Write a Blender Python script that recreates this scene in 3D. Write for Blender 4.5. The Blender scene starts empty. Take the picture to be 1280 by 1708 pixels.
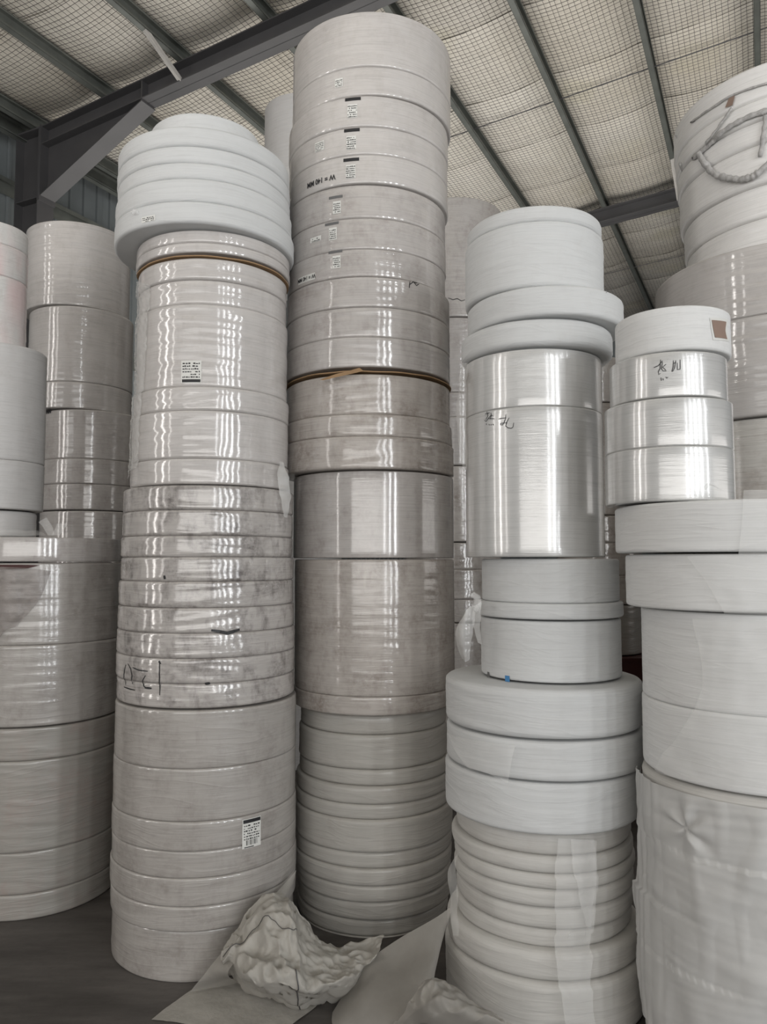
import bpy, bmesh, math, random
from mathutils import Vector, noise
random.seed(7)
S = bpy.context.scene
COL = S.collection
PI = math.pi

# ------------------------------------------------------------------ camera
EYE = 1.6
F = 1283.0
PITCH = math.atan(81 / F)
cam_d = bpy.data.cameras.new('camera'); cam = bpy.data.objects.new('camera', cam_d); COL.objects.link(cam)
cam.location = (0, 0, EYE); cam.rotation_euler = (PI / 2 + PITCH, 0, 0)
cam_d.sensor_fit = 'VERTICAL'; cam_d.sensor_height = 24.0; cam_d.lens = 24.0 * F / 1708
cam_d.clip_start = 0.05; cam_d.clip_end = 200
S.camera = cam

# ------------------------------------------------------------------ world, lights, exposure
w = bpy.data.worlds.new('overcast sky'); S.world = w; w.use_nodes = True
nt = w.node_tree; nt.nodes.clear()
wo = nt.nodes.new('ShaderNodeOutputWorld'); bg = nt.nodes.new('ShaderNodeBackground')
bg.inputs[0].default_value = (0.93, 0.97, 1.0, 1); bg.inputs[1].default_value = 0.11
nt.links.new(bg.outputs[0], wo.inputs[0])

def area(name, loc, target, sx, sy, power, col):
    l = bpy.data.lights.new(name, 'AREA'); l.shape = 'RECTANGLE'; l.size = sx; l.size_y = sy
    l.energy = power; l.color = col
    o = bpy.data.objects.new(name, l); COL.objects.link(o); o.location = loc
    o.rotation_euler = (Vector(target) - Vector(loc)).to_track_quat('-Z', 'Y').to_euler()
    return o
# tall door and window openings behind the photographer, daylight coming in
for (x, y, sx, pw) in ((2.9, -6.9, .24, 55), (4.3, -6.5, .27, 110), (5.6, -5.9, .27, 140), (6.8, -5.0, .27, 140), (8.1, -3.7, .26, 90)):
    area('door_daylight', (x, y, 3.3), (0, 4, 3.6), sx, 6.0, pw, (.96, .98, 1.0))
for (x, y, sx, pw) in ((-7.2, 1.2, .26, 34), (-6.9, -.3, .3, 78), (-6.4, -1.7, .2, 30)):
    area('window_daylight', (x, y, 3.3), (0, 3.6, 3.6), sx, 5.6, pw, (1.0, .95, .91))
# added fill lamps out of view, tilted up to lift rolls and roof
area('added_low_fill', (-1, -8, 2.0), (0, 3, 4.4), 11, 3.0, 340, (1.0, .97, .935))
area('added_low_fill', (12.5, 1.0, 2.2), (3, 6, 7), 9, 2.6, 140, (1.0, .96, .92))
# added uplights with no opening behind them, brightening the underside of the roof
area('added_roof_uplight', (-2.5, -2.0, 3.6), (-2.2, 1, 13), 10, 5, 290, (1.0, .985, .96))
area('added_roof_uplight', (9.0, 4.5, 3.0), (8.0, 6.0, 13), 6, 8, 260, (1.0, .95, .89))
area('added_roof_uplight', (0.5, 9.6, 3.0), (0.5, 9.4, 13), 8, 4.5, 230, (1.0, .97, .93))  # added lamp tucked behind the stacks, lights the visible ceiling
S.view_settings.view_transform = 'Standard'; S.view_settings.look = 'None'
S.view_settings.exposure = -0.03; S.view_settings.gamma = 1.0
S.view_settings.use_curve_mapping = False

# ------------------------------------------------------------------ helpers
cp_, sp_ = math.cos(PITCH), math.sin(PITCH)
def ray(px, py):
    x = (px - 640) / F; y = (854 - py) / F
    return Vector((x, cp_ - y * sp_, sp_ + y * cp_))
def at(px, py, Y):
    d = ray(px, py); return Vector((0, 0, EYE)) + d * (Y / d.y)
def zat(py, Y):
    t = (854 - py) / F
    return EYE + Y * (t * cp_ + sp_) / (cp_ - t * sp_)
def on_floor(px, py, z=0.0):
    d = ray(px, py); return Vector((0, 0, EYE)) + d * ((z - EYE) / d.z)

def tag(o, label=None, cat=None, group=None, kind=None):
    if label: o['label'] = label
    if cat: o['category'] = cat
    if group: o['group'] = group
    if kind: o['kind'] = kind
    return o
def empty(name, loc=(0, 0, 0)):
    o = bpy.data.objects.new(name, None); COL.objects.link(o); o.location = loc; o.empty_display_size = .1
    return o
def mk(name, verts, faces, mat, parent=None, smooth=True, loc=None, mats=None, fmi=None):
    me = bpy.data.meshes.new(name); me.from_pydata([tuple(v) for v in verts], [], faces)
    if mats:
        for m in mats: me.materials.append(m)
        me.polygons.foreach_set('material_index', fmi)
    else: me.materials.append(mat)
    if smooth: me.polygons.foreach_set('use_smooth', [True] * len(me.polygons))
    me.update()
    o = bpy.data.objects.new(name, me); COL.objects.link(o)
    if parent is not None: o.parent = parent
    if loc: o.location = loc
    return o

class MB:
    """collects boxes and tubes into one mesh"""
    def __init__(s): s.v = []; s.f = []
    def add(s, vs, fs):
        b = len(s.v); s.v += [tuple(v) for v in vs]; s.f += [tuple(b + i for i in f) for f in fs]
    def hexa(s, c):   # 8 corners: bottom ring 0-3, top ring 4-7
        s.add(c, [(3, 2, 1, 0), (4, 5, 6, 7), (0, 1, 5, 4), (1, 2, 6, 5), (2, 3, 7, 6), (3, 0, 4, 7)])
    def box(s, lo, hi, fr=None):
        c = [(lo[0], lo[1], lo[2]), (hi[0], lo[1], lo[2]), (hi[0], hi[1], lo[2]), (lo[0], hi[1], lo[2]),
             (lo[0], lo[1], hi[2]), (hi[0], lo[1], hi[2]), (hi[0], hi[1], hi[2]), (lo[0], hi[1], hi[2])]
        if fr: c = [fr(*q) for q in c]
        s.hexa(c)
    def bar(s, a, b, wx, wy, up=(0, 0, 1)):
        a = Vector(a); b = Vector(b); d = (b - a).normalized(); u = Vector(up)
        x = d.cross(u).normalized() * wx / 2; y = x.cross(d).normalized() * wy / 2
        s.hexa([a - x - y, a + x - y, b + x - y, b - x - y, a - x + y, a + x + y, b + x + y, b - x + y])
    def tube(s, pts, r, n=8, flat=1.0, nrm=None):
        b = len(s.v); pts = [Vector(p) for p in pts]
        for i, p in enumerate(pts):
            d = (pts[min(i + 1, len(pts) - 1)] - pts[max(i - 1, 0)]).normalized()
            u = nrm[i] if nrm else (Vector((0, 0, 1)) if abs(d.z) < .9 else Vector((1, 0, 0)))
            x = d.cross(u).normalized(); y = x.cross(d).normalized()
            rr = r[i] if isinstance(r, (list, tuple)) else r
            for k in range(n):
                a = 2 * PI * k / n
                s.v.append(tuple(p + x * math.cos(a) * rr + y * math.sin(a) * rr * flat))
        for i in range(len(pts) - 1):
            for k in range(n):
                s.f.append((b + i * n + k, b + i * n + (k + 1) % n, b + (i + 1) * n + (k + 1) % n, b + (i + 1) * n + k))
        s.f.append(tuple(b + k for k in reversed(range(n)))); s.f.append(tuple(b + (len(pts) - 1) * n + k for k in range(n)))
    def build(s, name, mat, parent=None, smooth=False):
        return mk(name, s.v, s.f, mat, parent, smooth)

# ------------------------------------------------------------------ materials
def new_mat(name):
    m = bpy.data.materials.new(name); m.use_nodes = True
    n = m.node_tree; n.nodes.clear()
    out = n.nodes.new('ShaderNodeOutputMaterial'); b = n.nodes.new('ShaderNodeBsdfPrincipled')
    n.links.new(b.outputs[0], out.inputs[0]); return m, n, b, out
class NT:
    def __init__(s, n): s.n = n
    def math(s, op, a, b=None, c=None):
        m = s.n.nodes.new('ShaderNodeMath'); m.operation = op
        for i, q in enumerate((a, b, c)):
            if q is None: continue
            if isinstance(q, (int, float)): m.inputs[i].default_value = q
            else: s.n.links.new(q, m.inputs[i])
        return m.outputs[0]
    def comb(s, x, y, z):
        m = s.n.nodes.new('ShaderNodeCombineXYZ')
        for i, q in enumerate((x, y, z)):
            if isinstance(q, (int, float)): m.inputs[i].default_value = q
            else: s.n.links.new(q, m.inputs[i])
        return m.outputs[0]
    def noise(s, vec, scale=1, detail=3, rough=.5):
        m = s.n.nodes.new('ShaderNodeTexNoise'); m.inputs['Scale'].default_value = scale
        m.inputs['Detail'].default_value = detail; m.inputs['Roughness'].default_value = rough
        s.n.links.new(vec, m.inputs['Vector']); return m.outputs['Fac']
    def ramp(s, fac, a, b, lo=0.0, hi=1.0):
        m = s.n.nodes.new('ShaderNodeMapRange'); m.inputs[1].default_value = a; m.inputs[2].default_value = b
        m.inputs[3].default_value = lo; m.inputs[4].default_value = hi
        s.n.links.new(fac, m.inputs[0]); return m.outputs[0]
    def mix(s, fac, a, b):
        m = s.n.nodes.new('ShaderNodeMix'); m.data_type = 'RGBA'
        for i, q in ((0, fac), (6, a), (7, b)):
            if isinstance(q, (int, float)): m.inputs[i].default_value = q
            elif isinstance(q, tuple): m.inputs[i].default_value = (*q, 1)
            else: s.n.links.new(q, m.inputs[i])
        return m.outputs[2]
    def bump(s, h, strength, dist, nrm=None):
        m = s.n.nodes.new('ShaderNodeBump'); m.inputs['Strength'].default_value = strength
        m.inputs['Distance'].default_value = dist; s.n.links.new(h, m.inputs['Height'])
        if nrm is not None: s.n.links.new(nrm, m.inputs['Normal'])
        return m.outputs[0]

def roll_mat(name, base, dirt=(.30, .25, .22), dirty=.3, smudge=.3, rough=.5, coat=.0, coat_rough=.15, lines=.5, metallic=0.0, line_freq=240, tint=None, creases=1.2):
    m, n, b, out = new_mat(name); t = NT(n)
    tc = n.nodes.new('ShaderNodeTexCoord'); sx = n.nodes.new('ShaderNodeSeparateXYZ')
    n.links.new(tc.outputs['Object'], sx.inputs[0])
    oi = n.nodes.new('ShaderNodeObjectInfo')
    seed = t.math('MULTIPLY', oi.outputs['Random'], 37.0)
    th = t.math('ARCTAN2', sx.outputs[1], sx.outputs[0]); z = sx.outputs[2]
    fine = t.noise(t.comb(t.math('MULTIPLY', th, 1.5), t.math('MULTIPLY', z, line_freq), seed), 1, 3, .6)
    band = t.noise(t.comb(t.math('MULTIPLY', th, 1.2), t.math('MULTIPLY', z, 45), seed), 1, 3, .55)
    blot = t.noise(t.comb(t.math('MULTIPLY', th, 2.2), t.math('MULTIPLY', z, 7), seed), 1.0, 5, .65)
    smear = t.noise(t.comb(t.math('MULTIPLY', th, 8), t.math('MULTIPLY', z, 9), seed), 1, 4, .6)
    spot = t.noise(t.comb(t.math('MULTIPLY', th, 16), t.math('MULTIPLY', z, 50), seed), 1, 4, .7)
    c = t.mix(t.math('MULTIPLY', t.ramp(band, .35, .7), .13), base, tuple(q * .72 for q in base))
    dm = t.math('MULTIPLY', t.ramp(blot, .45, .72), t.ramp(spot, .3, .62))
    c = t.mix(t.math('MULTIPLY', dm, dirty), c, dirt)
    sm = t.math('MULTIPLY', t.ramp(smear, .52, .78), t.ramp(fine, .3, .6, .4, 1))
    c = t.mix(t.math('MULTIPLY', sm, smudge), c, dirt)
    c = t.mix(t.math('MULTIPLY', t.ramp(fine, .5, .68), .34 * lines), c, tuple(q * .5 for q in base))
    if tint:
        tn = t.noise(t.comb(t.math('MULTIPLY', th, 1.0), t.math('MULTIPLY', z, 2.0), t.math('ADD', seed, 5.0)), 1, 2, .5)
        c = t.mix(t.ramp(tn, .45, .65, 0, .6), c, tint)
    n.links.new(c, b.inputs['Base Color'])
    b.inputs['Roughness'].default_value = rough; b.inputs['Metallic'].default_value = metallic
    tl = t.math('ADD', z, t.math('MULTIPLY', t.noise(t.comb(t.math('MULTIPLY', th, .8), t.math('MULTIPLY', z, 3), seed), 1, 1, .5), .12))
    crease = t.noise(t.comb(t.math('MULTIPLY', th, 1.1), t.math('MULTIPLY', tl, 26), seed), 1, 2, .5)
    crease = t.math('POWER', t.math('SUBTRACT', 1.0, t.math('ABSOLUTE', t.math('MULTIPLY', t.math('SUBTRACT', crease, .5), 5.0))), 3.0)
    h = t.math('ADD', t.math('ADD', t.math('MULTIPLY', fine, .5), t.math('MULTIPLY', band, .9)), t.math('MULTIPLY', crease, creases))
    nb = t.bump(h, 1.0, .0009 * lines)
    n.links.new(nb, b.inputs['Normal'])
    if coat:
        b.inputs['Coat Weight'].default_value = coat; b.inputs['Coat Roughness'].default_value = coat_rough; b.inputs['Coat IOR'].default_value = 1.85
        big = t.noise(t.comb(t.math('MULTIPLY', th, 1.6), t.math('MULTIPLY', z, 110), seed), 1, 3, .6)
        n.links.new(t.bump(t.math('ADD', big, t.math('MULTIPLY', fine, .35)), 1.0, .00045 * lines), b.inputs['Coat Normal'])
    b.inputs['Specular IOR Level'].default_value = .45
    return m

def simple_mat(name, base, rough=.6, metallic=0, var=.15, scale=8, bump=.1, alpha=None, trans=0, dark=None, bdist=.01):
    m, n, b, out = new_mat(name); t = NT(n)
    tc = n.nodes.new('ShaderNodeTexCoord')
    nz = t.noise(tc.outputs['Object'], scale, 5, .6)
    c = t.mix(t.ramp(nz, .3, .7), base, dark or tuple(q * (1 - var) for q in base))
    n.links.new(c, b.inputs['Base Color']); b.inputs['Roughness'].default_value = rough; b.inputs['Metallic'].default_value = metallic
    if bump: n.links.new(t.bump(nz, bump, bdist), b.inputs['Normal'])
    if trans:
        tr = n.nodes.new('ShaderNodeBsdfTranslucent'); n.links.new(c, tr.inputs[0])
        mx = n.nodes.new('ShaderNodeMixShader'); mx.inputs[0].default_value = trans
        n.links.new(b.outputs[0], mx.inputs[1]); n.links.new(tr.outputs[0], mx.inputs[2])
        n.links.new(mx.outputs[0], out.inputs[0]); last = mx.outputs[0]
    else: last = b.outputs[0]
    if alpha is not None:
        tp = n.nodes.new('ShaderNodeBsdfTransparent'); mx2 = n.nodes.new('ShaderNodeMixShader'); mx2.inputs[0].default_value = alpha
        n.links.new(tp.outputs[0], mx2.inputs[1]); n.links.new(last, mx2.inputs[2]); n.links.new(mx2.outputs[0], out.inputs[0])
    return m

WHITE = (.71, .71, .69)
M = dict(
    bright=roll_mat('bright white nonwoven', (.67, .675, .67), dirty=.10, smudge=.05, rough=.75, coat=0, lines=.5, creases=1.7),
    brightwrap=roll_mat('bright white soft wrap', (.80, .79, .775), dirty=.12, smudge=.08, rough=.6, coat=.3, coat_rough=.25, lines=.7, creases=1.8),
    lowgrey=roll_mat('grimy film wrap', (.36, .34, .318), dirt=(.13, .105, .09), dirty=.5, smudge=.35, rough=.5, coat=.7, coat_rough=.12, lines=.8),  # dimness low in the stacks put into the base colour, besides grime
    lowcream=roll_mat('dusty cream nonwoven', (.43, .415, .385), dirty=.25, smudge=.15, rough=.65, coat=.3, coat_rough=.2, lines=.8),  # darker copy of the cream: shade at the stack foot, plus dust
    lowwhite=roll_mat('slightly dusty white nonwoven', (.50, .49, .465), dirty=.16, smudge=.08, rough=.7, coat=.1, coat_rough=.3, lines=.6),  # base toned down for the shaded bottom piles, with a little dust
    matte=roll_mat('matte white nonwoven', (.565, .575, .575), dirty=.10, smudge=.05, rough=.75, coat=0, lines=.5, creases=1.7),
    cream=roll_mat('cream white nonwoven', (.53, .52, .51), dirty=.14, smudge=.08, rough=.7, coat=.12, coat_rough=.3, lines=.6),
    wrap=roll_mat('film wrapped white', (.52, .497, .48), dirt=(.26, .22, .195), dirty=.28, smudge=.25, rough=.5, coat=.75, coat_rough=.085, lines=.8),
    wrapgrey=roll_mat('film wrapped grey white', (.455, .43, .412), dirt=(.18, .145, .13), dirty=.5, smudge=.42, rough=.5, coat=.8, coat_rough=.085, lines=.85),
    dirty=roll_mat('dirty film wrap', (.43, .405, .385), dirt=(.055, .042, .038), dirty=.95, smudge=.95, rough=.5, coat=.8, coat_rough=.10, lines=.9),
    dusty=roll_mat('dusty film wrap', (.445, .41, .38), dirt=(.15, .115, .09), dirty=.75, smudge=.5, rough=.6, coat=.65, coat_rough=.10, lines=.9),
    pearl=roll_mat('pearly glossy film', (.56, .56, .55), dirty=.06, smudge=.05, rough=.33, coat=.9, coat_rough=.11, lines=.9, metallic=.25, line_freq=330, creases=.15),
    pink=roll_mat('wrap with pink tint', (.70, .69, .67), dirty=.25, smudge=.2, rough=.5, coat=.6, coat_rough=.15, lines=.8, tint=(.72, .52, .52)),
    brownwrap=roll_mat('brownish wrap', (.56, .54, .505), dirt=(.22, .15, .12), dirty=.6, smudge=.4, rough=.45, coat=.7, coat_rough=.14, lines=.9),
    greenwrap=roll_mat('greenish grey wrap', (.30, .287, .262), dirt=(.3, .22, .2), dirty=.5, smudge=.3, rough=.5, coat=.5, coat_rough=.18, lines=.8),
)
M['card'] = simple_mat('brown cardboard', (.30, .19, .10), .85, scale=20)
M['ink'] = simple_mat('black ink', (.012, .012, .014), .5, bump=0)
M['faint_ink'] = simple_mat('grey faded ink', (.13, .13, .13), .6, bump=0)
M['paper'] = simple_mat('label paper', (.66, .66, .63), .55, var=.05, bump=0)
M['blue'] = simple_mat('blue sticker', (.05, .20, .42), .5, bump=0)
M['tan'] = simple_mat('tan paper patch', (.27, .19, .15), .8, bump=0)
M['film'] = simple_mat('loose clear film', (.82, .82, .80), .22, var=.1, scale=14, bump=.4, alpha=.38, trans=.15)
M['filmhaze'] = simple_mat('hazy white film', (.86, .86, .85), .4, var=.04, scale=9, bump=.25, alpha=.24, trans=.08)
M['cloth'] = simple_mat('white nonwoven sheet', (.47, .45, .41), .7, var=.12, scale=9, bump=.5, alpha=.95, trans=.2, bdist=.02)
M['thincloth'] = simple_mat('thin nonwoven sheet', (.42, .40, .365), .75, var=.12, scale=14, bump=.3, alpha=.74, trans=.25)
M['torn'] = simple_mat('dusty torn film', (.34, .30, .28), .25, var=.4, scale=14, bump=.5, alpha=.45)
M['rope'] = simple_mat('twisted grey film rope', (.50, .49, .48), .35, var=.35, scale=60, bump=.5)
M['steel'] = simple_mat('painted dark grey steel', (.075, .073, .075), .42, var=.2, scale=3)
M['purlin'] = simple_mat('galvanised purlin steel', (.15, .16, .145), .4, var=.3, scale=5, metallic=.3)
M['brace'] = simple_mat('pale galvanised angle', (.55, .53, .50), .45, var=.2, scale=12, metallic=.2)
M['sheetmetal'] = simple_mat('grey blue steel cladding', (.185, .205, .21), .45, var=.18, scale=2.5, metallic=.2)
M['trim'] = simple_mat('grey flashing', (.24, .24, .235), .45, var=.2)
M['wire'] = simple_mat('galvanised wire', (.07, .065, .06), .5, metallic=.4, bump=0)
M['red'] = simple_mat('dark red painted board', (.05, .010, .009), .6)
M['green'] = simple_mat('dark green plastic', (.03, .07, .05), .5)

def insulation_mat():
    m, n, b, out = new_mat('foil faced insulation'); t = NT(n)
    tc = n.nodes.new('ShaderNodeTexCoord'); o = tc.outputs['Object']
    a = t.noise(o, .45, 4, .55); bb = t.noise(o, 9, 5, .65)
    c = t.mix(t.ramp(a, .35, .7), (.76, .725, .66), (.64, .59, .50))
    v = n.nodes.new('ShaderNodeTexVoronoi'); v.inputs['Scale'].default_value = .9; v.distance = 'CHEBYCHEV'; n.links.new(o, v.inputs['Vector'])
    c = t.mix(t.math('MULTIPLY', t.ramp(v.outputs['Distance'], .12, .25, 1, 0), .25), c, (.62, .57, .36))
    n.links.new(c, b.inputs['Base Color']); b.inputs['Roughness'].default_value = .42
    b.inputs['Metallic'].default_value = .05
    n.links.new(t.bump(bb, .35, .02), b.inputs['Normal']); return m
M['insul'] = insulation_mat()
def floor_mat():
    m, n, b, out = new_mat('dusty concrete'); t = NT(n)
    tc = n.nodes.new('ShaderNodeTexCoord'); mp = n.nodes.new('ShaderNodeMapping'); n.links.new(tc.outputs['Object'], mp.inputs[0])
    mp.inputs['Rotation'].default_value = (0, 0, -.7); mp.inputs['Scale'].default_value = (1, 5, 1)
    a = t.noise(mp.outputs[0], 1.6, 6, .62); bb = t.noise(tc.outputs['Object'], 30, 5, .7)
    c = t.mix(t.ramp(a, .38, .68), (.055, .049, .045), (.105, .095, .088))
    c = t.mix(t.math('MULTIPLY', t.ramp(bb, .5, .75), .3), c, (.035, .032, .03))
    n.links.new(c, b.inputs['Base Color']); b.inputs['Roughness'].default_value = .62
    n.links.new(t.bump(bb, .3, .003), b.inputs['Normal']); return m
M['floor'] = floor_mat()

# ------------------------------------------------------------------ building frame
U = Vector((.443, .8965, 0)); V = Vector((.8965, -.443, 0)); P0 = Vector((-3.97, 9.2, 0))
EZ, SL = 6.6, .083
def W(a, s, z): return P0 + U * a + V * s + Vector((0, 0, z))
def R(a, s, dz): return W(a, s, EZ + SL * s + dz)     # relative to the roof plane
A0, A1, S1 = -16.0, 11.6, 17.0

fl = MB(); fl.box((-22, -14, -.12), (24, 30, 0)); o = fl.build('floor', M['floor']); o['kind'] = 'structure'

# left wall: cladding sheets, girts, flashing
wall = empty('wall_left', W(0, -.15, 0)); wall['kind'] = 'structure'
wi = W(0, -.15, 0)
pan_me = None
def cladding():
    v = []; f = []; prof = []
    x = 0.0
    for k in range(4):
        prof += [(x, 0), (x + .09, 0), (x + .1, .0), (x + .112, .022), (x + .138, .022), (x + .15, 0)]
        x += .22
    prof.append((.885, 0))
    for (x, y) in prof:
        for z in (0, 6.78):
            q = U * x + V * y + Vector((0, 0, z)); v.append(q)
            v.append(q - V * .004)
    for i in range(len(prof) - 1):
        b = 4 * i; f += [(b, b + 2 * 2, b + 2 * 2 + 2, b + 2), (b + 1, b + 3, b + 7, b + 5)]
    return v, f
cv, cf = cladding()
cm = None
for k in range(int((A1 + 8) / .88) + 1):
    if cm is None:
        o = mk('wall_panel', cv, cf, M['sheetmetal'], wall, smooth=False); cm = o.data
    else:
        o = bpy.data.objects.new('wall_panel', cm); COL.objects.link(o); o.parent = wall
    o.location = U * (-8 + k * .88)
for z in (5.9, 4.3, 2.7, 1.1):
    g = MB(); g.box((-8, .03, z - .08), (A1, .045, z + .08), lambda a, s, zz: U * a + V * s + Vector((0, 0, zz)))
    g.box((-8, .03, z + .07), (A1, .11, z + .085), lambda a, s, zz: U * a + V * s + Vector((0, 0, zz)))
    g.box((-8, .1, z + .04), (A1, .112, z + .085), lambda a, s, zz: U * a + V * s + Vector((0, 0, zz)))
    g.build('wall_girt', M['purlin'], wall)
g = MB(); g.box((-8, .03, 6.62), (A1, .05, 6.80), lambda a, s, zz: U * a + V * s + Vector((0, 0, zz)))
g.box((-8, .05, 6.62), (A1, .12, 6.635), lambda a, s, zz: U * a + V * s + Vector((0, 0, zz)))
g.build('eave_flashing', M['trim'], wall)
# far gable wall
gw = empty('wall_far', W(A1, 0, 0)); gw['kind'] = 'structure'
gv, gf = [], []
npan = int(S1 / .9) + 1
for k in range(npan):
    s0 = -.15 + k * .9; b = MB()
    for j in range(4):
        q = s0 + j * .225
        b.hexa([W(A1, q, 0), W(A1, q + .222, 0), W(A1 + .02, q + .222, 0), W(A1 + .02, q, 0)] + [R(A1, q, .15), R(A1, q + .222, .15), R(A1 + .02, q + .222, .15), R(A1 + .02, q, .15)])
        b.hexa([W(A1 - .02, q, 0), W(A1 - .02, q + .03, 0), W(A1, q + .04, 0), W(A1, q - .01 if j else q, 0)] + [R(A1 - .02, q, .15), R(A1 - .02, q + .03, .15), R(A1, q + .04, .15), R(A1, q - .01 if j else q, .15)])
    b.v = [Vector(q) - gw.location for q in b.v]
    b.build('wall_panel', M['sheetmetal'], gw)

# ceiling: roof deck, insulation blankets, wire mesh
PUR = [.38 + 1.045 * k for k in range(16)]
ceil = empty('ceiling', W(0, 0, EZ)); ceil['kind'] = 'structure'; CL = ceil.location.copy()
d = MB(); d.hexa([R(A0, -.4, .10), R(A0, S1, .10), R(A1, S1, .10), R(A1, -.4, .10), R(A0, -.4, .14), R(A0, S1, .14), R(A1, S1, .14), R(A1, -.4, .14)])
d.v = [Vector(q) - CL for q in d.v]
d.build('roof_deck', M['steel'], ceil)
def sag(a, s):
    k = (s - PUR[0]) / 1.045; fr = k - math.floor(k)
    base = -.055 * math.sin(PI * fr) ** .7 * (1 + .35 * noise.noise(Vector((a * .8, math.floor(k) * 3.1, 2))))
    return base + .012 * noise.noise(Vector((a * 2.3, s * 2.3, 5)))
wid = 1.19; a = A0; k = 0
while a < A1 - .05:
    a2 = min(a + wid, A1); vs = []; fs = []; na, ns = 9, 129
    for i in range(na + 1):
        aa = a + (a2 - a + .03) * i / na
        edge = .012 if i == na else 0
        pil = -.018 * math.sin(PI * i / na) ** .6
        for j in range(ns + 1):
            s = PUR[0] + (S1 - PUR[0]) * j / ns
            wr = .007 * noise.noise(Vector((aa * 9, s * 2.5, k * 3.3))) + .006 * noise.noise(Vector((aa * 3, s * 11, k)))
            vs.append(R(aa, s, .03 + sag(aa, s) + wr + edge + pil) - CL)
    for i in range(na):
        for j in range(ns):
            q = i * (ns + 1) + j; fs.append((q, q + 1, q + ns + 2, q + ns + 1))
    mk('insulation_blanket', vs, fs, M['insul'], ceil)
    a = a2; k += 1
wm = MB(); st = .056; T = .0021
def ribbon(mb, pts, t):
    b = len(mb.v)
    for i, (p, side) in enumerate(pts):
        mb.v += [tuple(p - side * t), tuple(p + side * t), tuple(p + Vector((0, 0, -2 * t)))]
    for i in range(len(pts) - 1):
        q = b + 3 * i
        mb.f += [(q, q + 3, q + 5, q + 2), (q + 1, q + 2, q + 5, q + 4)]
s = PUR[0] + .03; aend = A1 - .1; amin = -7.5; smax = 11.5
while s < smax:
    ph = random.uniform(-.006, .006)
    ribbon(wm, [(R(aa, s + ph + .006 * noise.noise(Vector((aa * 1.5, s, 9))), -.004 + sag(aa, s)) - CL, V) for aa in [amin + (aend - amin) * i / 95 for i in range(96)]], T)
    s += st
a = amin
while a < aend:
    ph = random.uniform(-.006, .006)
    ribbon(wm, [(R(a + ph + .008 * noise.noise(Vector((ss * 1.2, a, 4))), ss, -.006 + sag(a, ss)) - CL, U) for ss in [PUR[0] + (smax - PUR[0]) * i / 95 for i in range(96)]], T)
    a += st
o = wm.build('wire_mesh', M['wire'], ceil); o['kind'] = 'stuff'

def c_section(mb, s, a0, a1, h=.15, b=.06, t=.006):
    top = -.035
    for (s0, s1, z0, z1) in ((s - t / 2, s + t / 2, top - h, top), (s, s + b, top - t, top), (s - b * 0, s + b, top - h, top - h + t), (s + b - t, s + b, top - h, top - h + .022), (s + b - t, s + b, top - .022, top)):
        mb.hexa([R(a0, s0, z0), R(a0, s1, z0), R(a1, s1, z0), R(a1, s0, z0), R(a0, s0, z1), R(a0, s1, z1), R(a1, s1, z1), R(a1, s0, z1)])
for i, s in enumerate(PUR):
    m = MB(); c_section(m, s, A0, A1); o = m.build('roof_purlin', M['purlin']); o['kind'] = 'structure'
m = MB(); c_section(m, .10, A0, A1, .18, .07); o = m.build('eave_strut', M['purlin']); o['kind'] = 'structure'
# sag rods between the purlins
for am in (2.2, 7.95, -3.5):
    for i in range(len(PUR) - 1):
        m = MB(); m.tube([R(am, PUR[i] + .003, -.085), R(am, PUR[i + 1] - .003, -.085)], .007, 6)
        o = m.build('sag_rod', M['steel']); o['kind'] = 'structure'

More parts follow.
